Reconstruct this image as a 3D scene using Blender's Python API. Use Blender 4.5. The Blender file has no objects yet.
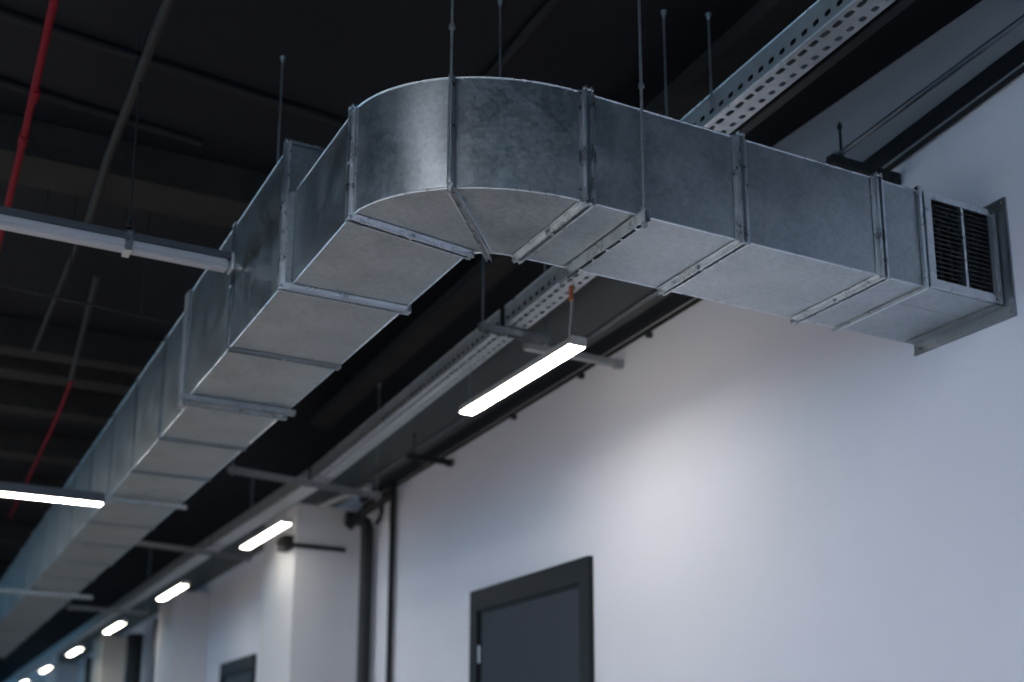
import bpy, bmesh, math, random
from mathutils import Vector, Matrix
random.seed(7)
PI = math.pi
scene = bpy.context.scene
COL = scene.collection

# ------------------------------------------------------------------ materials
def mat(name, color, rough=.6, metal=0., bump=0., bscale=20., mottle=0., mscale=6., spec=.5, rvar=0., stretch=(1,1,1), tint=None, wob=0.):
    m = bpy.data.materials.new(name); m.use_nodes = True
    nt = m.node_tree; N = nt.nodes; L = nt.links
    b = N['Principled BSDF']
    b.inputs['Base Color'].default_value = (*color, 1)
    b.inputs['Roughness'].default_value = rough
    b.inputs['Metallic'].default_value = metal
    b.inputs['Specular IOR Level'].default_value = spec
    tc = N.new('ShaderNodeTexCoord'); mp = N.new('ShaderNodeMapping')
    mp.inputs['Scale'].default_value = stretch
    L.new(tc.outputs['Object'], mp.inputs['Vector'])
    if mottle:
        n = N.new('ShaderNodeTexNoise'); n.inputs['Scale'].default_value = mscale
        n.inputs['Detail'].default_value = 6; n.inputs['Roughness'].default_value = .6
        L.new(mp.outputs[0], n.inputs['Vector'])
        r = N.new('ShaderNodeValToRGB')
        r.color_ramp.elements[0].position = .3; r.color_ramp.elements[1].position = .72
        c2 = tint or color
        r.color_ramp.elements[0].color = (*[max(0, c*(1-mottle)) for c in color], 1)
        r.color_ramp.elements[1].color = (*[min(1, c*(1+mottle)) for c in c2], 1)
        L.new(n.outputs['Fac'], r.inputs[0]); L.new(r.outputs[0], b.inputs['Base Color'])
        if rvar:
            mr = N.new('ShaderNodeMapRange'); mr.inputs[1].default_value = .3; mr.inputs[2].default_value = .7
            mr.inputs[3].default_value = rough-rvar; mr.inputs[4].default_value = rough+rvar
            L.new(n.outputs['Fac'], mr.inputs[0]); L.new(mr.outputs[0], b.inputs['Roughness'])
    last = None
    if bump:
        n2 = N.new('ShaderNodeTexNoise'); n2.inputs['Scale'].default_value = bscale; n2.inputs['Detail'].default_value = 4
        L.new(mp.outputs[0], n2.inputs['Vector'])
        bp = N.new('ShaderNodeBump'); bp.inputs['Strength'].default_value = 1; bp.inputs['Distance'].default_value = bump
        L.new(n2.outputs['Fac'], bp.inputs['Height']); last = bp
    if wob:
        n3 = N.new('ShaderNodeTexNoise'); n3.inputs['Scale'].default_value = 2.2; n3.inputs['Detail'].default_value = 1
        L.new(tc.outputs['Object'], n3.inputs['Vector'])
        b3 = N.new('ShaderNodeBump'); b3.inputs['Strength'].default_value = 1; b3.inputs['Distance'].default_value = wob
        L.new(n3.outputs['Fac'], b3.inputs['Height'])
        if last: L.new(last.outputs[0], b3.inputs['Normal'])
        last = b3
    if last: L.new(last.outputs[0], b.inputs['Normal'])
    return m

def galvanised():
    """zinc coated sheet: crystalline spangle, faint brushed streaks, dull smudges"""
    m = bpy.data.materials.new('galvanised_sheet'); m.use_nodes = True
    nt = m.node_tree; N = nt.nodes; L = nt.links; b = N['Principled BSDF']
    b.inputs['Metallic'].default_value = 1.
    tc = N.new('ShaderNodeTexCoord')
    vo = N.new('ShaderNodeTexVoronoi'); vo.inputs['Scale'].default_value = 70
    L.new(tc.outputs['Object'], vo.inputs['Vector'])
    n = N.new('ShaderNodeTexNoise'); n.inputs['Scale'].default_value = 4.5; n.inputs['Detail'].default_value = 8; n.inputs['Roughness'].default_value = .62
    L.new(tc.outputs['Object'], n.inputs['Vector'])
    sep = N.new('ShaderNodeSeparateColor'); L.new(vo.outputs['Color'], sep.inputs[0])
    mx = N.new('ShaderNodeMath'); mx.operation = 'MULTIPLY_ADD'; mx.inputs[1].default_value = .22
    L.new(sep.outputs[0], mx.inputs[0]); L.new(n.outputs['Fac'], mx.inputs[2])
    r = N.new('ShaderNodeValToRGB'); r.color_ramp.elements[0].position = .35; r.color_ramp.elements[1].position = .85
    r.color_ramp.elements[0].color = (.33, .365, .385, 1); r.color_ramp.elements[1].color = (.52, .555, .575, 1)
    L.new(mx.outputs[0], r.inputs[0]); L.new(r.outputs[0], b.inputs['Base Color'])
    mr = N.new('ShaderNodeMapRange'); mr.inputs[1].default_value = .35; mr.inputs[2].default_value = .85
    mr.inputs[3].default_value = .31; mr.inputs[4].default_value = .48
    L.new(mx.outputs[0], mr.inputs[0]); L.new(mr.outputs[0], b.inputs['Roughness'])
    # scratches
    mp = N.new('ShaderNodeMapping'); mp.inputs['Rotation'].default_value = (0, .25, .1); mp.inputs['Scale'].default_value = (4, 4, 60)
    L.new(tc.outputs['Object'], mp.inputs['Vector'])
    s = N.new('ShaderNodeTexNoise'); s.inputs['Scale'].default_value = 2.; s.inputs['Detail'].default_value = 3
    L.new(mp.outputs[0], s.inputs['Vector'])
    b1 = N.new('ShaderNodeBump'); b1.inputs['Distance'].default_value = .0003; L.new(s.outputs['Fac'], b1.inputs['Height'])
    w = N.new('ShaderNodeTexNoise'); w.inputs['Scale'].default_value = 2.6; w.inputs['Detail'].default_value = 1.5
    L.new(tc.outputs['Object'], w.inputs['Vector'])
    b2 = N.new('ShaderNodeBump'); b2.inputs['Distance'].default_value = .012; L.new(w.outputs['Fac'], b2.inputs['Height'])
    L.new(b1.outputs[0], b2.inputs['Normal']); L.new(b2.outputs[0], b.inputs['Normal'])
    return m

M = {}
M['galv'] = galvanised()
M['flange'] = mat('flange_steel', (.68, .71, .74), .30, 1, bump=.0002, bscale=60, mottle=.14, mscale=18, rvar=.06)
M['zinc'] = mat('zinc_fitting', (.42, .43, .44), .42, 1, mottle=.2, mscale=30)
M['collar'] = mat('collar_steel', (.36, .38, .40), .36, 1, mottle=.12, mscale=10, rvar=.06)
M['darkzinc'] = mat('dull_steel_pipe', (.16, .18, .20), .35, 1, mottle=.15, mscale=20)
M['tray'] = mat('perforated_tray_steel', (.54, .56, .58), .5, .75, mottle=.12, mscale=14, bump=.0008, bscale=40)
M['wall'] = mat('painted_wall', (.775, .768, .845), .85, 0, bump=.0012, bscale=90, mottle=.02, mscale=1.5, spec=.2)
M['wall_shade_brown'] = mat('upper_wall_shade_brown', (.15, .135, .125), .9, 0, bump=.002, bscale=50, mottle=.1, mscale=2, spec=.2)  # shade of the far upper wall put into its colour
M['wall_shade_blue'] = mat('upper_wall_shade_blue', (.30, .32, .355), .9, 0, bump=.002, bscale=50, mottle=.06, mscale=2, spec=.2)  # bluish shade of the near upper wall, also held in the colour
M['ceiling'] = mat('black_ceiling', (.0052, .0060, .0098), .8, 0, bump=.003, bscale=18, mottle=.25, mscale=1.3, spec=.25)
M['beam'] = mat('dark_concrete_beam', (.024, .022, .021), .85, 0, bump=.003, bscale=30, mottle=.25, mscale=4, spec=.2)
M['floor'] = mat('polished_concrete', (.52, .485, .455), .45, 0, bump=.001, bscale=12, mottle=.12, mscale=1.2)
M['pillar'] = mat('pillar_paint', (.70, .69, .72), .85, 0, bump=.001, bscale=60, mottle=.02, mscale=2, spec=.2)
M['doorframe'] = mat('charcoal_steel_frame', (.0055, .0085, .0125), .5, 0, spec=.3, mottle=.08, mscale=8)
M['doorleaf'] = mat('charcoal_door_leaf', (.028, .033, .048), .5, 0, spec=.3, mottle=.06, mscale=3, bump=.0004, bscale=80)
M['black'] = mat('black_plastic', (.012, .013, .016), .5, 0, mottle=.2, mscale=10)
M['blackgrille'] = mat('grille_slat_steel', (.10, .10, .105), .5, .3, mottle=.3, mscale=40)
M['void'] = mat('duct_interior', (.006, .006, .007), .9, 0, mottle=.1)
M['red'] = mat('red_sprinkler_paint', (.17, .003, .010), .7, 0, spec=.15, mottle=.15, mscale=20)
M['greypipe'] = mat('grey_conduit', (.022, .022, .023), .65, 0, spec=.25, mottle=.2, mscale=12)
M['lightpipe'] = mat('pale_conduit', (.36, .37, .38), .45, .4, mottle=.15, mscale=12)
M['housing'] = mat('lamp_housing', (.10, .11, .125), .5, .2, mottle=.1, mscale=10)
M['housing_white'] = mat('white_lamp_housing', (.55, .55, .56), .5, 0, mottle=.03, mscale=10)
M['diffuser_off'] = mat('opal_diffuser_unlit', (.40, .40, .43), .35, 0, mottle=.02, mscale=10)
M['orange'] = mat('orange_connector', (.60, .16, .05), .5, 0, mottle=.1)
M['beige'] = mat('beige_wall_patch', (.60, .57, .53), .85, 0, mottle=.03, spec=.2)
M['glass_frame'] = mat('window_frame_grey', (.2, .21, .22), .5, .2, mottle=.05)

def emit(name, color, strength):
    m = bpy.data.materials.new(name); m.use_nodes = True
    nt = m.node_tree; nt.nodes.clear()
    e = nt.nodes.new('ShaderNodeEmission'); o = nt.nodes.new('ShaderNodeOutputMaterial')
    n = nt.nodes.new('ShaderNodeTexNoise'); n.inputs['Scale'].default_value = 3
    r = nt.nodes.new('ShaderNodeValToRGB')
    r.color_ramp.elements[0].color = (*[c*.97 for c in color], 1); r.color_ramp.elements[1].color = (*color, 1)
    nt.links.new(n.outputs['Fac'], r.inputs[0]); nt.links.new(r.outputs[0], e.inputs['Color'])
    e.inputs['Strength'].default_value = strength
    nt.links.new(e.outputs[0], o.inputs[0]); return m
M['led'] = emit('lit_led_diffuser', (1., .93, .80), 36.)
M['led_row'] = emit('lit_led_diffuser_far', (1., .93, .80), 13.)
M['led_fill'] = emit('fill_lamp_cool', (.91, .92, 1.), 29.)  # glow of the added lamps outside the view

# ------------------------------------------------------------------ mesh helpers
class MB:
    def __init__(s): s.bm = bmesh.new()
    def box(s, x0, x1, y0, y1, z0, z1):
        v = [s.bm.verts.new((x, y, z)) for x in (x0, x1) for y in (y0, y1) for z in (z0, z1)]
        for f in ((0,1,3,2), (4,6,7,5), (0,4,5,1), (2,3,7,6), (0,2,6,4), (1,5,7,3)):
            s.bm.faces.new([v[i] for i in f])
        return s
    def hexa(s, P):          # 8 points: bottom ring 0-3, top ring 4-7
        v = [s.bm.verts.new(p) for p in P]
        for f in ((3,2,1,0), (4,5,6,7), (0,1,5,4), (1,2,6,5), (2,3,7,6), (3,0,4,7)):
            s.bm.faces.new([v[i] for i in f])
        return s
    def bar(s, a, b, w, h, up=(0,0,1)):   # rectangular bar from a to b
        a = Vector(a); b = Vector(b); d = (b-a).normalized(); u = Vector(up)
        r = d.cross(u).normalized(); u = r.cross(d)
        P = [a - r*w/2 - u*h/2, a + r*w/2 - u*h/2, b + r*w/2 - u*h/2, b - r*w/2 - u*h/2]
        return s.hexa([*P, *[p + u*h for p in P]])
    def prism(s, pts, z0, z1):
        lo = [s.bm.verts.new((x, y, z0)) for x, y in pts]; hi = [s.bm.verts.new((x, y, z1)) for x, y in pts]
        n = len(pts)
        s.bm.faces.new(lo[::-1]); s.bm.faces.new(hi)
        for i in range(n): s.bm.faces.new((lo[i], lo[(i+1) % n], hi[(i+1) % n], hi[i]))
        return s
    def tube(s, pts, r, n=12, caps=True):
        pts = [Vector(p) for p in pts]; rings = []
        ref = None
        for i, p in enumerate(pts):
            if i == 0: d = pts[1]-pts[0]
            elif i == len(pts)-1: d = pts[-1]-pts[-2]
            else: d = (pts[i+1]-p).normalized() + (p-pts[i-1]).normalized()
            d.normalize()
            if ref is None: ref = Vector((0,0,1)) if abs(d.z) < .9 else Vector((1,0,0))
            a = d.cross(ref).normalized(); c = a.cross(d).normalized(); ref = c
            rr = r[i] if isinstance(r, (list, tuple)) else r
            rings.append([s.bm.verts.new(p + a*rr*math.cos(2*PI*k/n) + c*rr*math.sin(2*PI*k/n)) for k in range(n)])
        for A, B in zip(rings, rings[1:]):
            for k in range(n): s.bm.faces.new((A[k], A[(k+1) % n], B[(k+1) % n], B[k]))
        if caps: s.bm.faces.new(rings[0][::-1]); s.bm.faces.new(rings[-1])
        return s
    def build(s, name, m, parent=None, smooth=True, bevel=0., loc=None):
        bm = s.bm
        bmesh.ops.recalc_face_normals(bm, faces=bm.faces[:])
        if bevel:
            bmesh.ops.bevel(bm, geom=[e for e in bm.edges if e.calc_face_angle(0) > .5], offset=bevel, segments=2, affect='EDGES', clamp_overlap=True)
        me = bpy.data.meshes.new(name); bm.to_mesh(me); bm.free()
        me.materials.append(m)
        if smooth:
            me.polygons.foreach_set('use_smooth', [True]*len(me.polygons))
            me.set_sharp_from_angle(angle=math.radians(32))
        o = bpy.data.objects.new(name, me); COL.objects.link(o)
        if parent is not None: o.parent = parent
        if loc is not None: o.location = loc
        return o

def tag(o, label=None, cat=None, group=None, kind=None):
    if label: o['label'] = label
    if cat: o['category'] = cat
    if group: o['group'] = group
    if kind: o['kind'] = kind
    return o
def thing(name, label, cat, loc=(0,0,0), group=None):
    o = bpy.data.objects.new(name, None); COL.objects.link(o); o.location = loc; o.empty_display_size = .1
    return tag(o, label, cat, group)
def struct(name, mb, m, label=None, cat=None, **k):
    return tag(mb.build(name, m, **k), label, cat, kind='structure')
def copy_tree(o, parent=None):
    c = o.copy(); COL.objects.link(c); c.parent = parent
    for ch in list(o.children): copy_tree(ch, c)
    return c

XW = 3.828            # wall face
ZC = 4.3              # ceiling height
# ------------------------------------------------------------------ room shell
struct('floor', MB().box(-12, XW+.3, -9, 64, -.2, 0), M['floor'], 'polished grey concrete floor of the hall', 'floor', smooth=False)
struct('ceiling', MB().box(-12, XW+.3, -9, 64, ZC, ZC+.3), M['ceiling'], 'black painted ceiling slab above all ducts and pipes', 'ceiling', smooth=False)
struct('wall_right', MB().box(XW, XW+.3, -9, 64, 0, ZC), M['wall'], 'pale lavender grey wall with the dark door', 'wall', smooth=False)
struct('wall_far', MB().box(-12, XW, 63.7, 64, 0, ZC), M['wall'], 'far end wall of the hall', 'wall', smooth=False)
# dimmer light on the upper wall, painted as two darker bands above the trunking
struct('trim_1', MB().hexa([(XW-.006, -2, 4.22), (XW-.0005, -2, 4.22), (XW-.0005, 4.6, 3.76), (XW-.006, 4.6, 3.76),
                           (XW-.006, -2, ZC-.001), (XW-.0005, -2, ZC-.001), (XW-.0005, 4.6, ZC-.001), (XW-.006, 4.6, ZC-.001)]), M['wall_shade_blue'],
       'bluish grey painted shade on the wall above the black trunking, near end', 'wall band', smooth=False)
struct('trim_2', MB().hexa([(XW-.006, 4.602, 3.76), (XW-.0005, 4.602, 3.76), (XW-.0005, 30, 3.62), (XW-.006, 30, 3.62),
                           (XW-.006, 4.602, ZC-.001), (XW-.0005, 4.602, ZC-.001), (XW-.0005, 30, ZC-.001), (XW-.006, 30, ZC-.001)]), M['wall_shade_brown'],
       'brownish grey painted shade on the wall above the lit lamp', 'wall band', smooth=False)
# open bays along the left side and behind, daylight enters between posts
lw = MB(); lw.box(-12, -11.7, -9, 64, 0, .5); lw.box(-12, -11.7, -9, 64, 3.9, ZC)
for k in range(13): lw.box(-12, -11.7, -9+k*6, -8.4+k*6, .5, 3.9)
struct('wall_left', lw, M['wall'], 'wall with tall window bays', 'wall', smooth=False)
bw = MB(); bw.box(-11.7, XW, -9, -8.7, 0, .5); bw.box(-11.7, XW, -9, -8.7, 3.9, ZC)
for x in (-11.7, -7.8, -3.9, 0, XW-.6): bw.box(x, x+.6, -9, -8.7, .5, 3.9)
struct('wall_back', bw, M['wall'], 'wall with tall window bays behind the viewer', 'wall', smooth=False)
# dropped beams running toward the wall
for i, (y0, y1, zb) in enumerate([(5.80, 6.13, 4.10), (8.62, 8.80, 4.08), (9.12, 9.34, 4.08), (10.05, 10.28, 4.08), (11.55, 11.8, 4.08), (13.4, 13.7, 4.08), (16, 16.3, 4.08), (19, 19.3, 4.08)]):
    tag(MB().box(-6, 2.75 if i else 2.4, y0, y1, zb, ZC-.001).build('trim_%d' % (i+3), M['beam'], bevel=.004),
        ['broad dark beam under the ceiling, nearest, above the unlit lamp', 'narrow dark ceiling rib behind the thin sprinkler line',
         'second narrow ceiling rib, just beyond the first', 'third ceiling rib, above the lit left lamp', 'fourth ceiling rib, above the lit left lamp',
         'distant ceiling rib behind the lit left lamp', 'distant ceiling rib near the duct end', 'farthest ceiling rib'][i], 'ceiling beam', kind='structure')

# pillars
def pillar(n, xp, y, d, label, m):
    p = struct('wall_pillar_%d' % n, MB().box(xp, XW-.001, y, y+d, 0, 3.55), m, label, 'pillar', bevel=.008)
    return p
pillar(1, 3.2, 10.06, .98, 'nearest white pillar against the wall, beside the black riser', M['pillar'])
pillar(2, 3.38, 15.6, 1.0, 'second white pillar, just behind the third ceiling lamp', M['pillar'])
for k in range(7):
    pillar(3+k, 3.38, 21.0+k*5.5, 1.0, ['third pillar along the wall, beige and blurred'][k] if k < 1 else 'distant blurred pillar number %d along the wall' % (k+3), M['beige'] if k % 2 == 0 else M['pillar'])

# doors (frames standing on the floor, against the wall)
def door(n, y0, y1, zt, label):
    F = .115
    f = MB()
    f.box(XW-.035, XW-.001, y0, y0+F, .001, zt); f.box(XW-.035, XW-.001, y1-F, y1, .001, zt); f.box(XW-.035, XW-.001, y0+F, y1-F, zt-.15, zt)
    # inner rebate
    f.box(XW-.020, XW-.001, y0+F, y0+F+.018, .001, zt-.15); f.box(XW-.020, XW-.001, y1-F-.018, y1-F, .001, zt-.15)
    f.box(XW-.020, XW-.001, y0+F+.018, y1-F-.018, zt-.168, zt-.15)
    fr = struct('door_%d' % n, f, M['doorframe'], label, 'door', smooth=False)
    MB().box(XW-.012, XW-.002, y0+F+.022, y1-F-.022, .01, zt-.172).build('door_leaf', M['doorleaf'], fr, smooth=False)
    for z in (zt-.46, 1.2, .3):
        MB().tube([(XW-.022, y1-F-.018, z-.06), (XW-.022, y1-F-.018, z+.06)], .011, 10).build('hinge', M['zinc'], fr)
    h = MB(); h.tube([(XW-.012, y0+F+.09, 1.05), (XW-.06, y0+F+.09, 1.05), (XW-.07, y0+F+.10, 1.05), (XW-.07, y0+F+.22, 1.05)], .009, 10)
    h.box(XW-.018, XW-.012, y0+F+.065, y0+F+.115, .93, 1.12); h.build('door_handle', M['zinc'], fr)
door(1, 6.137, 7.757, 2.475, 'charcoal steel door in the pale wall, nearest, below the big lit lamp')
door(2, 13.27, 14.72, 2.54, 'dark blue grey door between the two white pillars')

# ------------------------------------------------------------------ main ventilation duct
ZB, ZT = 2.964, 3.357
X0, X1 = 1.27, 1.745
Y0, Y1 = 3.088, 3.558
G = .012
def ring(A, B, zlo, zhi, p, name='flange', parent=None, m=None, pair=True, t=.007, gap=.014, bolts=True):
    """two angle-steel frames bolted together around a duct section; A,B bottom corners (xy)"""
    A = Vector((*A, 0)); B = Vector((*B, 0)); d = (B-A).normalized(); n = Vector((-d.y, d.x, 0))
    mb = MB()
    offs = (-(gap+t)/2, (gap+t)/2) if pair else (0,)
    for o in offs:
        a = A + n*o; b = B + n*o
        def slab(p0, p1, z0, z1, tt=t):
            q = [p0 - n*tt/2, p1 - n*tt/2, p1 + n*tt/2, p0 + n*tt/2]
            mb.hexa([(v.x, v.y, z0) for v in q] + [(v.x, v.y, z1) for v in q])
        e = .0015
        slab(a - d*p, b + d*p, zlo-p, zlo-e); slab(a - d*p, b + d*p, zhi+e, zhi+p)
        slab(a - d*p, a - d*e, zlo-e, zhi+e); slab(b + d*e, b + d*p, zlo-e, zhi+e)
        # angle leg lying on the duct skin
        so = n*(.012 if o > 0 else -.012) if pair else n*.012
        slab(a + so - d*.004, b + so + d*.004, zlo-.005, zlo-e, .02); slab(a + so - d*.004, b + so + d*.004, zhi+e, zhi+.005, .02)
        slab(a + so - d*.005, a + so - d*e, zlo-.005, zhi+.005, .02); slab(b + so + d*e, b + so + d*.005, zlo-.005, zhi+.005, .02)
    o = mb.build(name, m or M['flange'], parent, bevel=.0012)
    if bolts:
        L = (B-A).length; q = p*.55; hw = (gap+t)/2+t/2+.006 if pair else t/2+.006
        pos = [(-q, zlo-q), (L+q, zlo-q), (-q, zhi+q), (L+q, zhi+q), (L*.5, zlo-q), (-q, (zlo+zhi)/2)]
        for s_, z in pos:
            c = A + d*s_
            k = MB(); k.tube([(c.x-n.x*hw, c.y-n.y*hw, z), (c.x+n.x*hw, c.y+n.y*hw, z)], .0062, 6)
            k.build('bolt', M['zinc'], o)
    return o

# elbow
el = thing('duct_elbow', 'rounded galvanised duct elbow turning the long duct toward the wall', 'air duct', (1.6, 3.35, ZB))
def elbow_outline(off=0):
    out = []
    cx, cy, a, b = 1.905, 3.56, .637, .472
    ns = 40
    pts = [(X0, 3.535)]
    for i in range(1, ns):
        t = PI - (PI/2)*i/ns
        pts.append((cx + a*math.cos(t), cy - b*math.sin(t)))
    pts.append((cx, Y0))
    inn = [(cx, Y1)]
    ix, iy, ia, ib = cx, 3.64, cx-X1, 3.64-Y1
    for i in range(1, 10):
        t = PI/2 + (PI/2)*i/10
        inn.append((ix + ia*math.cos(t), iy - ib*math.sin(t)))
    inn.append((X1, 3.610))
    return pts, inn
outer, inner = elbow_outline()
def local(mb, o):      # shift mesh into its parent's frame
    for v in mb.bm.verts: v.co -= Vector(o.location)
    return mb
local(MB().prism(outer + inner, ZB, ZT), el).build('body', M['galv'], el)
# raised seams along the curved edges
for z in (ZB, ZT):
    for line in (outer, inner):
        local(MB().tube([(x, y, z) for x, y in line], .0038, 6), el).build('edge_seam', M['flange'], el)
# cleat across the elbow's underside
cl = MB(); a, b = (1.478, 3.197), (1.80, 3.566)
cl.bar((a[0], a[1], ZB-.005), (b[0], b[1], ZB-.005), .030, .008); cl.bar((a[0], a[1], ZB-.011), (b[0], b[1], ZB-.011), .012, .006)
local(cl, el).build('bottom_cleat', M['flange'], el)
vs = MB(); vs.box(1.466, 1.486, 3.186, 3.196, ZB, ZT); local(vs, el).build('upright_seam', M['flange'], el)

def ring_at(A, B, zlo, zhi, p, par, **k):
    o = ring(A, B, zlo, zhi, p, parent=None, **k)
    o.parent = par; o.location = -Vector(par.location)
    return o
ring_at((X0, 3.535), (X1, 3.612), ZB, ZT, .018, el)

# branch sections toward the wall (run in x)
def xsection(xa, xb, label, flange_x=None):
    t = thing('duct_section', label, 'air duct', ((xa+xb)/2, (Y0+Y1)/2, ZB), 'galvanised duct sections')
    mb = MB().box(xa, xb, Y0, Y1, ZB, ZT)
    local(mb, t).build('body', M['galv'], t, bevel=.003)
    for (y, z) in ((Y0, ZB), (Y0, ZT), (Y1, ZB)):
        local(MB().tube([(xa+.02, y, z), (xb-.004, y, z)], .0034, 6), t).build('edge_seam', M['flange'], t)
    for fx in ([flange_x] if flange_x else []):
        ring_at((fx, Y1), (fx, Y0), ZB, ZT, .019, t)
    return t
xsection(1.9055, 2.5345, 'plain galvanised duct length right after the rounded elbow, hung on a rod', 1.922)
xsection(2.5355, 3.1795, 'middle galvanised duct length of the branch below the perforated tray', 2.550)
s3 = xsection(3.1805, 3.40, 'short galvanised duct length next to the grille box', 3.196)
# wall box with return grille
gb = thing('grille_box', 'galvanised duct end with louvred black grille, joining the wall', 'air vent', (3.6, 3.3, ZB))
GX0, GX1 = 3.401, XW-.002
bx = MB()      # open-fronted body: back, top, bottom, sides
bx.box(GX0, GX1, Y0+.16, Y1, ZB, ZT); bx.box(GX0, GX1, Y0, Y0+.16, ZB, ZB+.012); bx.box(GX0, GX1, Y0, Y0+.16, ZT-.012, ZT)
bx.box(GX0, GX0+.012, Y0, Y0+.16, ZB+.012, ZT-.012); bx.box(GX1-.012, GX1, Y0, Y0+.16, ZB+.012, ZT-.012)
local(bx, gb).build('body', M['galv'], gb, bevel=.0015)
local(MB().box(GX0+.013, GX1-.013, Y0+.150, Y0+.158, ZB+.013, ZT-.013), gb).build('back_panel', M['void'], gb, smooth=False)
ox0, ox1, oz0, oz1 = 3.464, 3.792, 3.002, 3.334; xm = (ox0+ox1)/2
fr = MB(); yf0, yf1 = Y0-.012, Y0-.001
fr.box(3.428, 3.812, yf0, yf1, ZB+.002, oz0); fr.box(3.428, 3.812, yf0, yf1, oz1, ZT+.004)
fr.box(3.428, ox0, yf0, yf1, oz0, oz1); fr.box(ox1, 3.812, yf0, yf1, oz0, oz1)
gf = local(fr, gb).build('grille_frame', M['flange'], gb, bevel=.002)
local(MB().box(xm-.007, xm+.007, yf0+.002, Y0+.03, oz0, oz1), gb).build('mullion', M['flange'], gb, bevel=.001)
for (a_, b_) in ((ox0, xm-.008), (xm+.008, ox1)):
    sl = MB(); ns = 17
    for i in range(ns):
        z = oz0 + (i+.5)*(oz1-oz0)/ns
        sl.hexa([(a_, Y0+.002, z-.005), (b_, Y0+.002, z-.005), (b_, Y0+.022, z+.005), (a_, Y0+.022, z+.005),
                 (a_, Y0+.002, z-.0025), (b_, Y0+.002, z-.0025), (b_, Y0+.022, z+.0075), (a_, Y0+.022, z+.0075)])
    for i in range(3):
        x = a_ + (i+.5)*(b_-a_)/3; sl.box(x-.001, x+.001, Y0+.026, Y0+.04, oz0, oz1)
    local(sl, gb).build('louvre_slats', M['blackgrille'], gb, smooth=False)
# thin standing seam left of the grille
ring_at((3.404, Y1), (3.404, Y0), ZB, ZT, .016, gb, pair=False, t=.014, bolts=False)
# angle collar against the wall
co = MB(); e = .062
def collar(x0, x1, i0, i1, zi0=None):
    co.box(x0, x1, Y0-i1, Y1-.012, ZB-i1, ZB-i0); co.box(x0, x1, Y0-i1, Y1-.012, ZT+i0, ZT+min(i1, .045))
    co.box(x0, x1, Y0-i1, Y0-i0, ZB-i0, ZT+i0)
collar(XW-.006, XW-.0015, .0016, .058); collar(XW-.055, XW-.0065, .0016, .0056); collar(XW-.012, XW-.0062, .048, .058)
local(co, gb).build('wall_collar', M['collar'], gb, bevel=.001)
for (y, z) in [(Y0-.035, ZB-.035), (Y0-.035, ZT+.035), (Y1-.04, ZB-.035), (Y0-.035, 3.16), (3.3, ZB-.035), (3.2, ZB-.035), (3.42, ZB-.035)]:
    local(MB().tube([(XW-.012, y, z), (XW-.004, y, z)], .006, 6), gb).build('bolt', M['zinc'], gb)

# long duct away from the viewer (runs in y)
def ysection(ya, yb, zta, ztb, label, fl=True, p=.022, x0a=X0, bolts=False, fm='flange'):
    t = thing('duct_section', label, 'air duct', ((X0+X1)/2, (ya+yb)/2, ZB), 'galvanised duct sections')
    mb = MB().hexa([(x0a, ya, ZB), (X1, ya, ZB), (X1, yb, ZB), (x0a, yb, ZB), (x0a, ya, zta), (X1, ya, zta), (X1, yb, ztb), (x0a, yb, ztb)])
    local(mb, t).build('body', M['galv'], t, bevel=.003)
    if fl: ring_at((x0a, ya+.016), (X1, ya+.016), ZB, zta, p, t, bolts=bolts, m=M[fm])
    if ya < 10:
        for (x, z, z2) in ((x0a, ZB, ZB), (X1, ZB, ZB), (x0a, zta, ztb)):
            local(MB().tube([(x, ya+.03, z), (x, yb-.004, z2)], .0034, 6), t).build('edge_seam', M['flange'], t)
    return t
# first length bridges elbow and the taller run
fs = thing('duct_section', 'low galvanised duct length just left of the rounded elbow', 'air duct', ((X0+X1)/2, 3.9, ZB), 'galvanised duct sections')
local(MB().prism([(X0, 3.538), (X1, 3.614), (X1, 4.168), (X0, 4.168)], ZB, ZT), fs).build('body', M['galv'], fs, bevel=.003)
for z in (ZB, ZT):
    local(MB().tube([(X0, 3.56, z), (X0, 4.16, z)], .0034, 6), fs).build('edge_seam', M['flange'], fs)
    local(MB().tube([(X1, 3.64, z), (X1, 4.16, z)], .0034, 6), fs).build('edge_seam', M['flange'], fs)
ys = [4.17, 4.95, 5.78, 6.50, 7.30, 8.10, 8.95, 9.8, 10.7, 11.6, 12.6, 13.6, 14.8, 16, 17.2, 18.4, 19.8]
names = ['tall galvanised duct length with a stepped front, beside the low length', 'tall tapering galvanised duct length above the unlit lamp end',
 'galvanised duct length past the bright upright joint', 'galvanised duct length above the first trapeze strut', 'galvanised duct length right of the lit left lamp',
 'galvanised duct length crossed by the tip of the lit left lamp', 'galvanised duct length just beyond the lit left lamp tip', 'blurred duct length, second beyond the lit left lamp',
 'blurred duct length, third beyond the lit left lamp', 'blurred duct length, fourth beyond the lit left lamp', 'blurred duct length, just before the far trapeze', 'blurred duct length, just beyond the far trapeze',
 'blurred duct length near the lower left of the photo', 'blurred duct length, fourth from the far end', 'blurred duct length, third from the far end', 'blurred duct length, second from the far end']
def ztop(y): return 3.548
for i, (a, b) in enumerate(zip(ys, ys[1:])):
    sec = ysection(a+.0005, b-.0005, ztop(a), ztop(b), names[i], p=.022 if i in (0, 2) else .010, fm='flange' if i in (0, 2) else 'collar', x0a=X0-(.03 if i < 2 else 0), bolts=i < 2)
    if i == 2:
        local(MB().box(X0-.035, X0-.001, 5.84, 5.93, ZB-.004, ztop(a)+.03), sec).build('upright_joint_strip', M['lightpipe'], sec, bevel=.004)
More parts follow.
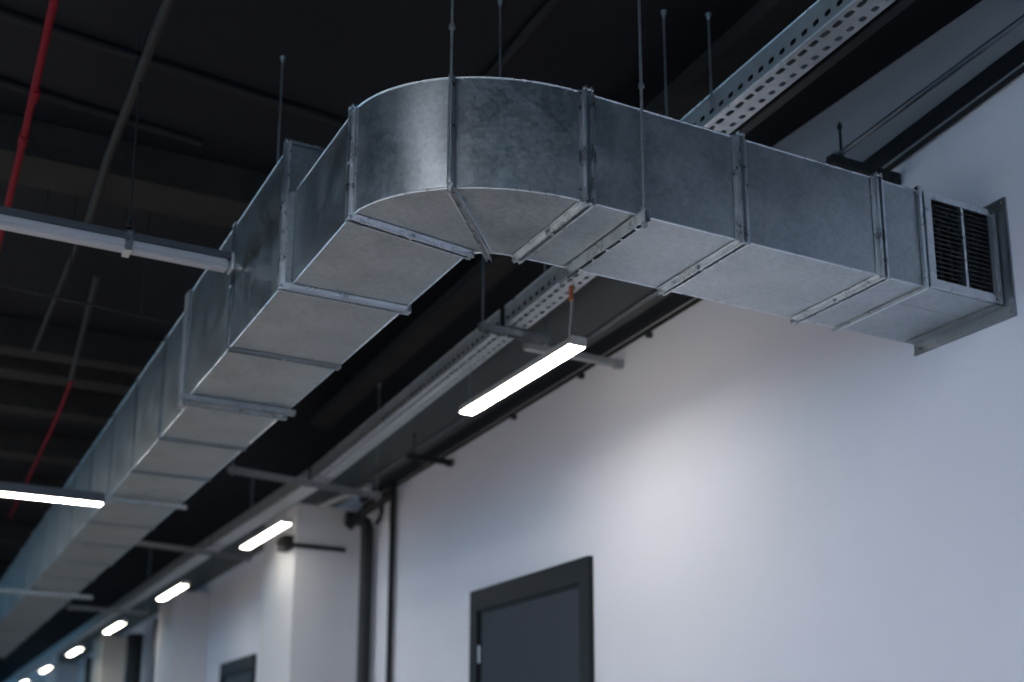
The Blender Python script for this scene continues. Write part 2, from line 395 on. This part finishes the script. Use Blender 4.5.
# ------------------------------------------------------------------ hangers
def rod_mesh(x, y, z0, z1, r=.0055, nuts=()):
    mb = MB(); mb.tube([(x, y, z0), (x, y, z1)], r, 8)
    for z in nuts: mb.tube([(x, y, z-.008), (x, y, z+.008)], r*2., 6)
    return mb
def anchor(mb, x, y, z=ZC):
    mb.tube([(x, y, z-.03), (x, y, z-.0005)], [.007, .014], 10); return mb
def hanger_rod(x, y, z0, z1, label, nuts=(), r=.0055, m=None):
    mb = rod_mesh(x, y, z0, z1, r, nuts)
    o = anchor(mb, x, y).build('hanger_rod', m or M['zinc'])
    return tag(o, label, 'hanger rod', 'threaded hanger rods')
def trapeze(a, b, label, zs, w=.03, h=.03, rods=2, m='zinc', over=.02, r=.0055, nut_z=None):
    """strut from a to b (xy) with its top at zs and a rod at each end up to the ceiling"""
    A = Vector((*a, zs-h/2)); B = Vector((*b, zs-h/2)); d = (B-A).normalized()
    t = thing('trapeze_hanger', label, 'hanger', (a[0], a[1], zs))
    mb = MB(); A2 = A - d*over; B2 = B + d*over
    # slotted strut: a channel with side webs and a top plate
    r_ = d.cross(Vector((0, 0, 1)))
    mb.bar(A2 + Vector((0,0,h/2-.0015)), B2 + Vector((0,0,h/2-.0015)), w, .003)
    mb.bar(A2 + r_*(w/2-.0015) - Vector((0,0,.0016)), B2 + r_*(w/2-.0015) - Vector((0,0,.0016)), .003, h-.003)
    mb.bar(A2 - r_*(w/2-.0015) - Vector((0,0,.0016)), B2 - r_*(w/2-.0015) - Vector((0,0,.0016)), .003, h-.003)
    L = (B-A).length; n = max(2, int(L/.09))
    for i in range(n):      # clips below the strut
        c = A + d*(L*(i+.5)/n); mb.bar(c - d*.006 - Vector((0,0,h/2)), c + d*.006 - Vector((0,0,h/2)), w*.5, .006)
    local(mb, t).build('strut', M[m], t)
    if rods:
        for p in (a, b)[:rods]:
            k = rod_mesh(p[0], p[1], zs-h-.02, ZC-.001, r, [zs-h-.008, zs+.006] + ([nut_z] if nut_z else []))
            anchor(k, *p); local(k, t).build('rod', M['zinc'], t)
    return t
trapeze((1.455, 3.150), (1.815, 3.585), 'slim hanger with a rod up the front of the rounded elbow', ZB-.016, .02, .012, nut_z=3.50, over=.004, rods=1)
trapeze((2.117, 3.052), (2.117, 3.595), 'slotted strut hanger under the branch duct, right of the elbow', ZB-.004, .022, .042, m='flange', nut_z=3.42, rods=1)
hanger_rod(2.69, 3.70, 3.20, ZC-.001, 'thin rod behind the branch duct, left of the upper perforated tray')
hanger_rod(1.353, 4.741, 3.551, ZC-.001, 'rod rising from the top of the tall duct length')
hanger_rod(2.04, 3.94, 2.70+.6, ZC-.001, 'thin rod seen behind the elbow, dropping to the perforated tray', (3.32,))
trapeze((1.21, 5.68), (1.755, 5.68), 'strut under the long duct at the bright upright joint', ZB-.004, .03, .028, rods=0)
trapeze((1.21, 8.02), (1.755, 8.02), 'strut under the long duct beside the lit left lamp', ZB-.02, .03, .028, rods=0)
trapeze((1.0, 12.5), (1.86, 12.5), 'far strut crossing below the blurred duct', ZB-.02, .05, .04, rods=0)
# tray trapezes
trapeze((2.76, 5.52), (3.15, 5.52), 'bracket hanger holding the perforated tray above the lit lamp', 3.555, .04, .04)
trapeze((2.20, 8.50), (3.44, 8.75), 'long strut hanger under the blurred cable tray and pipe', 3.385, .05, .045, over=.03)
trapeze((2.0, 11.6), (3.3, 11.9), 'far strut hanger crossing behind the long duct', 3.38, .05, .045)
trapeze((2.2, 16.5), (3.2, 16.5), 'farthest strut hanger beside the distant lamps', 3.38, .05, .045)
# ------------------------------------------------------------------ perforated cable tray
def oct_cell(bm, O, U, V, lu, lv, hu, hv, vo=0):
    """rect cell (lu x lv) with an octagonal hole hu x hv, origin corner O"""
    c = O + U*lu/2 + V*(lv/2 + vo)
    outer = [O, O+U*lu/2, O+U*lu, O+U*lu+V*lv/2, O+U*lu+V*lv, O+U*lu/2+V*lv, O+V*lv, O+V*lv/2]
    k = .45
    inner = [c-U*hu*k-V*hv/2*.8, c-V*hv/2, c+U*hu*k-V*hv/2*.8, c+U*hu/2, c+U*hu*k+V*hv/2*.8, c+V*hv/2, c-U*hu*k+V*hv/2*.8, c-U*hu/2]
    o = [bm.verts.new(p) for p in outer]; i = [bm.verts.new(p) for p in inner]
    for q in range(8): bm.faces.new((o[q], o[(q+1) % 8], i[(q+1) % 8], i[q]))
def tray_run(x, w, h, ya, yb, za, zb, name, label, holes=True, slots=True):
    t = thing(name, label, 'cable tray', (x, ya, za))
    A = Vector((x, ya, za)); B = Vector((x, yb, zb)); U = (B-A).normalized(); L = (B-A).length
    R = Vector((1, 0, 0)); Z = Vector((0, 0, 1))
    mb = MB(); bm = mb.bm
    if holes:
        p = .062; n = int(L/p); p = L/n
        for k in range(n):
            O = A + U*(k*p)
            oct_cell(bm, O, U, Z, p, h*.62, .034, .025)                 # side, row of round holes
            o2 = O + Z*h*.62
            vs_ = [bm.verts.new(q) for q in (o2, o2+U*p, o2+U*p+Z*h*.38, o2+Z*h*.38)]; bm.faces.new(vs_)
            o3 = O
            vs_ = [bm.verts.new(q) for q in (o3, o3+U*p, o3+U*p+R*.012, o3+R*.012)]; bm.faces.new(vs_)
            oct_cell(bm, O + R*.012, U, R, p, (w-.012)*.5, .044, .024)   # bottom, long slots
            oct_cell(bm, O + R*(.012+(w-.012)*.5), U, R, p, (w-.012)*.5, .030, .024)
            for zz in (0,):
                vs_ = [bm.verts.new(q) for q in (O+R*w, O+R*w+U*p, O+R*w+U*p+Z*h, O+R*w+Z*h)]; bm.faces.new(vs_)
        bmesh.ops.remove_doubles(bm, verts=bm.verts[:], dist=.0004)
        o = mb.build('tray_body', M['tray'], t, smooth=False)
        o.location = -Vector(t.location)
        md = o.modifiers.new('thickness', 'SOLIDIFY'); md.thickness = .0025; md.offset = 1
    else:
        mb.bar(A+R*w/2+Z*.0015, B+R*w/2+Z*.0015, w, .003); mb.bar(A+Z*h/2, B+Z*h/2, .003, h); mb.bar(A+R*w+Z*h/2, B+R*w+Z*h/2, .003, h)
        local(mb, t).build('tray_body', M['tray'], t)
    # rolled rims
    rm = MB(); rm.tube([A+Z*h, B+Z*h], .004, 6); rm.tube([A+R*w+Z*h, B+R*w+Z*h], .004, 6); rm.tube([A+R*.006-Z*.002, B+R*.006-Z*.002], .003, 6)
    local(rm, t).build('rim', M['flange'], t)
    return t
tray_run(2.885, .14, .112, 1.8, 4.0, 3.90, 3.815, 'cable_tray', 'upper perforated steel cable tray crossing above the branch duct')
tray_run(2.885, .14, .105, 4.15, 5.50, 3.63, 3.565, 'cable_tray', 'perforated steel cable tray visible below the branch duct, above the lamp near end')
tray_run(2.875, .14, .105, 5.54, 8.70, 3.560, 3.405, 'cable_tray', 'perforated cable tray run beyond the bracket, reaching the long strut')
tray_run(2.86, .15, .10, 8.74, 11.7, 3.40, 3.42, 'cable_tray', 'blurred pale cable tray run in front of the nearest pillar', holes=False)
tray_run(2.86, .15, .10, 11.75, 30, 3.42, 3.42, 'cable_tray', 'farthest blurred cable tray run above the distant lamps', holes=False)
for i, (y, z) in enumerate([(2.55, 3.98)]):
    hanger_rod(2.868, 3.63, 3.86, ZC-.001, 'thin rod dropping from the ceiling to the upper perforated tray', (3.9,))
# dark closed trunking left of the tray
def bar_thing(name, label, cat, a, b, w, h, m, group=None, bev=.003):
    mb = MB(); mb.bar(a, b, w, h)
    return tag(mb.build(name, M[m], bevel=bev), label, cat, group)
bar_thing('cable_trunking', 'black closed trunking high under the ceiling, left of the perforated tray', 'trunking', (2.90, 1.5, 4.14), (3.20, 9.5, 4.14), .16, .08, 'beam')
bar_thing('cable_trunking', 'dark trunking right beside the upper perforated tray', 'trunking', (3.085, 1.8, 3.945), (3.085, 4.02, 3.86), .05, .06, 'black')
# ------------------------------------------------------------------ wall services
bar_thing('cable_trunking', 'black trunking on the wall above the grille box', 'trunking', (XW-.032, 0, 4.25), (XW-.032, 4.22, 3.802), .05, .055, 'black')
bar_thing('cable_trunking', 'black trunking on the wall behind the lit lamp', 'trunking', (XW-.032, 4.26, 3.79), (XW-.032, 10.02, 3.644), .05, .075, 'black')
def pipe(name, label, cat, pts, r, m, group=None, n=12):
    return tag(MB().tube(pts, r, n).build(name, M[m]), label, cat, group)
pipe('wall_conduit', 'dark conduit hugging the wall just below the near black trunking', 'conduit', [(XW-.022, 0, 4.19), (XW-.022, 4.22, 3.735)], .012, 'greypipe')
wc = pipe('wall_conduit', 'dark conduit below the far black trunking behind the lamp', 'conduit', [(XW-.022, 4.26, 3.72), (XW-.022, 10.02, 3.575)], .013, 'greypipe')
for i, y in enumerate([4.75, 5.45, 6.2, 7.1]):
    MB().box(XW-.04, XW-.0065, y, y+.03, 3.72-(y-4.26)*.025-.045, 3.72-(y-4.26)*.025-.014).build('clip', M['black'], wc, bevel=.002)
pipe('wall_pipe', 'slim steel pipe in front of the wall at the upper right', 'pipe', [(3.478, 0, 4.02), (3.478, 2.6, 3.832), (3.478, 3.6, 3.760), (3.478, 4.4, 3.685)], .0125, 'darkzinc')
pipe('wall_pipe', 'slim steel pipe running behind the lit lamp to the nearest pillar', 'pipe', [(3.478, 4.44, 3.67), (3.478, 5.6, 3.628), (3.478, 8.27, 3.578), (3.478, 9.2, 3.548)], .013, 'darkzinc')
pipe('wall_pipe', 'thicker pale pipe end in front of the nearest pillar', 'pipe', [(3.478, 9.0, 3.50), (3.45, 9.3, 3.515), (3.36, 9.9, 3.50)], .030, 'lightpipe')
def bracket(y, x0, z, label, rod=True, h=.042, m='greypipe'):
    t = thing('pipe_bracket', label, 'bracket', (XW, y, z), 'pipe brackets on the wall')
    mb = MB(); mb.box(x0, XW-.061, y-.021, y+.021, z-h, z-.0015); mb.box(XW-.0605, XW-.0065, y-.022, y+.022, z-h-.012, z+.0)
    local(mb, t).build('arm', M[m], t, bevel=.003)
    if rod:
        k = rod_mesh(3.50, y, z-h-.02, z+.17, .006, (z+.012, z-h-.01, z+.15)); local(k, t).build('rod', M['black'], t)
    # clamp over the pipe
    c = MB(); c.tube([(3.478-.024, y, z-.001), (3.478-.022, y, z+.02), (3.478, y, z+.034), (3.478+.022, y, z+.02), (3.478+.024, y, z-.001)], .003, 6)
    local(c, t).build('clamp', M['zinc'], t)
    return t
bracket(3.565, 3.43, 3.756, 'black bracket holding the slim pipe above the branch duct end')
bracket(5.78, 3.16, 3.605, 'pale strut bracket behind the lit lamp near end', False, m='lightpipe')
bracket(8.15, 3.44, 3.563, 'dark bracket holding the slim pipe near the thin riser')

# risers at the nearest pillar
pipe('riser_pipe', 'thick black riser pipe beside the nearest pillar', 'pipe', [(3.745, 9.72, .001), (3.745, 9.72, 3.30), (3.73, 9.73, 3.36), (3.66, 9.74, 3.39), (3.55, 9.75, 3.39)], .058, 'black', n=20)
pipe('riser_pipe', 'thin dark riser pipe on the wall right of the black one', 'pipe', [(3.79, 9.25, .001), (3.79, 9.25, 3.62)], .026, 'greypipe')
pipe('bent_pipe', 'grey bent pipe curling in front of the nearest pillar top', 'pipe', [(3.70, 9.05, 3.47), (3.66, 9.2, 3.44), (3.60, 9.5, 3.38), (3.50, 9.56, 3.26)], .04, 'greypipe')
pipe('bent_pipe', 'black cable loop between the two risers', 'pipe', [(3.68, 9.4, 3.56)] + [(3.68+.07*math.sin(t), 9.4, 3.42+.14*math.cos(t)) for t in (.4, .9, 1.4, 1.9, 2.4, 2.9)], .018, 'black')
bar_thing('pillar_strut', 'pale strut fixed across the front of the nearest pillar', 'strut', (3.02, 10.03, 3.16), (3.66, 10.03, 3.16), .03, .035, 'greypipe')
bar_thing('junction_box', 'grey junction box on the left of the nearest pillar', 'junction box', (3.154, 10.1, 3.20), (3.154, 10.3, 3.20), .09, .12, 'greypipe')
for i, (y, l) in enumerate([(17.4, 'black riser pipe just beyond the second pillar'), (19.4, 'blurred black riser pipe before the third pillar'), (23.5, 'farthest black riser pipe beyond the third pillar')]):
    pipe('riser_pipe', l, 'pipe', [(3.62, y, .001), (3.62, y, 3.4)], .13, 'black')

# ------------------------------------------------------------------ pipes under the ceiling, left
sp = pipe('sprinkler_pipe', 'bright red sprinkler pipe along the ceiling at the upper left', 'pipe', [(.33, .5, 4.0), (.335, 4.3, 4.0), (.35, 5.6, 4.0), (.36, 9, 4.0)], .0165, 'red')
for y in (5.0, 5.42):
    MB().tube([(.348, y, 4.0), (.349, y+.09, 4.0)], .0215, 12).build('coupling', M['red'], sp)
pipe('sprinkler_pipe', 'thin red pipe in the dark beyond the ceiling ribs', 'pipe', [(1.07, 8.95, 4.0), (1.10, 10, 3.99), (1.15, 14, 3.96)], .012, 'red')
pipe('sprinkler_pipe', 'faint red pipe at the left edge above the lit lamp', 'pipe', [(.62, 9.8, 3.98), (.75, 14, 3.96)], .010, 'red')
pipe('ceiling_conduit', 'dark grey conduit along the ceiling right of the red pipe', 'conduit', [(.738, .5, 4.04), (.735, 4.3, 4.04), (.74, 5.5, 4.04), (.76, 6.2, 4.02)], .022, 'greypipe')
pipe('ceiling_conduit', 'thinner grey conduit continuing behind the unlit lamp', 'conduit', [(.755, 6.25, 4.04), (.74, 8.4, 4.0)], .013, 'greypipe')
pipe('ceiling_conduit', 'grey conduit ending at the thin red pipe', 'conduit', [(.93, 7.0, 4.05), (1.06, 8.9, 4.0)], .017, 'greypipe')
for nm, pts in (('sprinkler_pipe', [(.338, 4.6, 4.0), (.356, 7.4, 4.0)]), ('sprinkler_pipe.001', [(1.085, 9.5, 3.995), (1.12, 12.4, 3.974)]), ('sprinkler_pipe.002', [(.654, 10.9, 3.975)]),
                ('ceiling_conduit', [(.737, 4.9, 4.04)]), ('ceiling_conduit.001', [(.747, 7.4, 4.018)]), ('ceiling_conduit.002', [(.99, 7.9, 4.025)])):
    for (x, y, z) in pts:
        MB().tube([(x, y, z), (x, y, ZC-.001)], .004, 6).build('hanger', M['black'], bpy.data.objects[nm])
pipe('sprinkler_line', 'thin dark cross line with small drops behind the unlit lamp', 'pipe', [(-1.0, 6.12, 3.6), (1.262, 6.4, 3.6)], .0065, 'greypipe')
for i, x in enumerate([.55, .70, 1.10]):
    y = 6.12 + .28*(x+1)/2.262
    t = thing('pipe_hanger', ['rod and clip on the thin cross line, leftmost', 'rod and clip on the thin cross line, at the grey conduit', 'rod and clip on the thin cross line, nearest the duct'][i], 'hanger', (x, y, 3.6), 'hangers of the thin cross line')
    local(rod_mesh(x, y, 3.615, ZC-.001, .005), t).build('rod', M['greypipe'], t)
    local(MB().tube([(x-.012, y, 3.6), (x+.012, y, 3.6)], .012, 10), t).build('clip', M['greypipe'], t)
for i, (a, b, l) in enumerate([((-2, 4.72), (2.2, 5.16), 'black cable strapped to the ceiling at the top left'), ((-2, 5.22), (1.2, 5.62), 'second black cable on the ceiling above the broad beam')]):
    pipe('ceiling_cable', l, 'cable', [(a[0], a[1], ZC-.020), (b[0], b[1], ZC-.020)], .018, 'void')
pipe('ceiling_cable', 'black cable on the ceiling behind the elbow running away', 'cable', [(2.2, 2, ZC-.02), (2.25, 5.2, ZC-.02)], .02, 'void')

# ------------------------------------------------------------------ luminaires
def lamp(axis, x, y, z, L, w, h, lit, label, hang_z, group=None, wires=True, led='led'):
    """linear luminaire, centre (x,y), underside z"""
    t = thing('pendant_lamp', label, 'ceiling lamp', (x, y, z), group)
    def B(a0, a1, b0, b1, c0, c1):        # a along, b across, z
        mb = MB()
        if axis == 'y': mb.box(b0, b1, a0, a1, c0, c1)
        else: mb.box(a0, a1, b0, b1, c0, c1)
        return mb
    mb = MB()
    # tapered housing
    q = L/2; ww = w/2
    def pt(a, b, c): return (b, a, c) if axis == 'y' else (a, b, c)
    db = .006 if lit else .042
    mb.hexa([pt(-q, -ww, db), pt(-q, ww, db), pt(q, ww, db), pt(q, -ww, db), pt(-q, -ww*.72, h), pt(-q, ww*.72, h), pt(q, ww*.72, h), pt(q, -ww*.72, h)])
    mb.build('housing', M['housing_white'] if (axis == 'y') else M['housing'], t, bevel=.003)
    B(-q+.004, q-.004, -ww+.003, ww-.003, -.004, db-.0005).build('diffuser', M[led] if lit else M['diffuser_off'], t, bevel=0 if lit else .012)
    for s_ in (-1, 1):
        B(s_*(q+.005)-.0045, s_*(q+.005)+.0045, -ww-.001, ww+.001, -.004, h*.9).build('end_cap', M['housing_white'] if (not lit or axis == 'y') else M['housing'], t, bevel=.002)
    if wires:
        for s_ in (-1, 1):
            a = s_*(q-.04)
            m2 = MB(); m2.tube([pt(a, 0, h+.01), pt(a, 0, hang_z-z)], .0022, 6); m2.tube([pt(a, 0, h-.002), pt(a, 0, h+.028)], [.011, .006], 8)
            m2.build('suspension_wire', M['zinc'], t)
    return t
main = lamp('y', 2.90, 5.38, 3.20, 1.235, .086, .05, True, 'lit linear lamp nearest the viewer, hanging below the perforated tray', 3.55)
co_ = MB(); co_.tube([(0, -.56, .255), (0, -.555, .30), (.005, -.55, .335)], .012, 8); co_.build('cable_connector', M['orange'], main)
cb = MB(); cb.tube([(.004, -.53, .05), (.012, -.52, .12), (.006, -.545, .20), (0, -.56, .26)], .0035, 6); cb.build('cable', M['housing_white'], main)
lab = ['lit lamp in front of the nearest white pillar', 'lit lamp beside the second white pillar', 'small lit lamp, next one beyond the second white pillar', 'small lit lamp, fourth beyond the big nearest lamp',
       'tiny lit lamp, fifth beyond the big one', 'tiny lit lamp, sixth beyond the big one', 'tiny lit lamp near the lower left corner', 'farthest tiny lit lamp at the lower left corner']
for k in range(8):
    y = 9.98 + 3.577*k
    lamp('y', 2.90, y, 3.20, 1.235, .086, .05, True, lab[k], 3.40, 'lit lamps in the row along the wall', led='led_row')
# cross lamps on the left
def cross_lamp(xe, y, z, L, lit, label, r):
    t = lamp('x', xe-L/2, y, z, L, .075, .075, lit, label, z+.1, wires=False)
    for a in (-.36, .32) if not lit else (-.5,):
        k = MB(); k.tube([(a, 0, .08), (a, 0, ZC-.001-z)], .005, 8)
        k.tube([(a, 0, .075), (a, 0, .13)], [.016, .009], 8)
        k.build('hanger_rod', M['black'], t)
        c = MB(); c.box(a-.014, a+.014, -.042, -.0385, -.012, .085); c.box(a-.014, a+.014, .0385, .042, -.012, .085); c.box(a-.014, a+.014, -.042, .042, -.0125, -.0045)
        c.box(a-.014, a+.014, -.042, .042, .0762, .085)
        c.build('clip', M['flange'], t, smooth=False)
    e_ = MB(); e_.box(L/2+.01, L/2+.055, -.012, .012, .02, .03); e_.build('end_bracket', M['flange'], t)
    return t
cross_lamp(1.175, 4.78, 3.245, 1.5, False, 'unlit pale linear lamp crossing to the long duct at the left', .02)
cross_lamp(1.19, 7.83, 2.845, 1.5, True, 'lit linear lamp at the left edge, its tip at the long duct', .02)

# added unseen lamps left of and behind the view, brightening wall and elbow
row = [(-1.0, 1.2), (-1.3, 9.2), (-1.3, 13.0), (-4.8, 1.6), (-4.8, 5.4), (-4.8, 9.2), (-4.8, 13.0), (-1.3, -2.4), (-4.8, -2.4), (1.6, -3.6), (-8.3, 1.6), (-8.3, 5.4), (-8.3, 9.2), (-8.3, -2.4)]
for i, (x, y) in enumerate(row):
    lamp('y', x, y, 3.98 if y in (1.2, -3.6) else 3.45, 1.5, (.30 if y == 1.2 else .36 if y == -3.6 else .2) if x > -2 else .5, .05, True, 'added unseen wide lamp brightening wall and ducts', ZC-.001, 'added unseen wide lamps', led='led' if (x > -2 and y > 5) else 'led_fill')

# ------------------------------------------------------------------ light
w = bpy.data.worlds.new('daylight'); scene.world = w; w.use_nodes = True
bg = w.node_tree.nodes['Background']; bg.inputs[0].default_value = (.26, .63, .95, 1); bg.inputs[1].default_value = 1.2
# ------------------------------------------------------------------ camera
cam = bpy.data.cameras.new('camera'); co2 = bpy.data.objects.new('camera', cam); COL.objects.link(co2)
r = Vector((0.90067874, -0.43432636, 0.01176551)); u = Vector((-0.10655127, -0.19454503, 0.97508926)); f = Vector((0.42121805, 0.87949579, 0.22150059))
mw = Matrix.Identity(4)
for i in range(3): mw[i][0] = r[i]; mw[i][1] = u[i]; mw[i][2] = -f[i]
mw[0][3], mw[1][3], mw[2][3] = 0, 0, 1.1
co2.matrix_world = mw
cam.sensor_width = 36; cam.lens = 1209.3443*36/1024
cam.shift_x = (512-461.125)/1024; cam.shift_y = (512.8715-341)/1024
cam.clip_start = .05; cam.clip_end = 300
cam.dof.use_dof = True; cam.dof.focus_distance = 4.0; cam.dof.aperture_fstop = 1.6
scene.camera = co2
vs_ = scene.view_settings
vs_.view_transform = 'Standard'; vs_.look = 'None'; vs_.gamma = 1; vs_.use_curve_mapping = False; vs_.exposure = .38
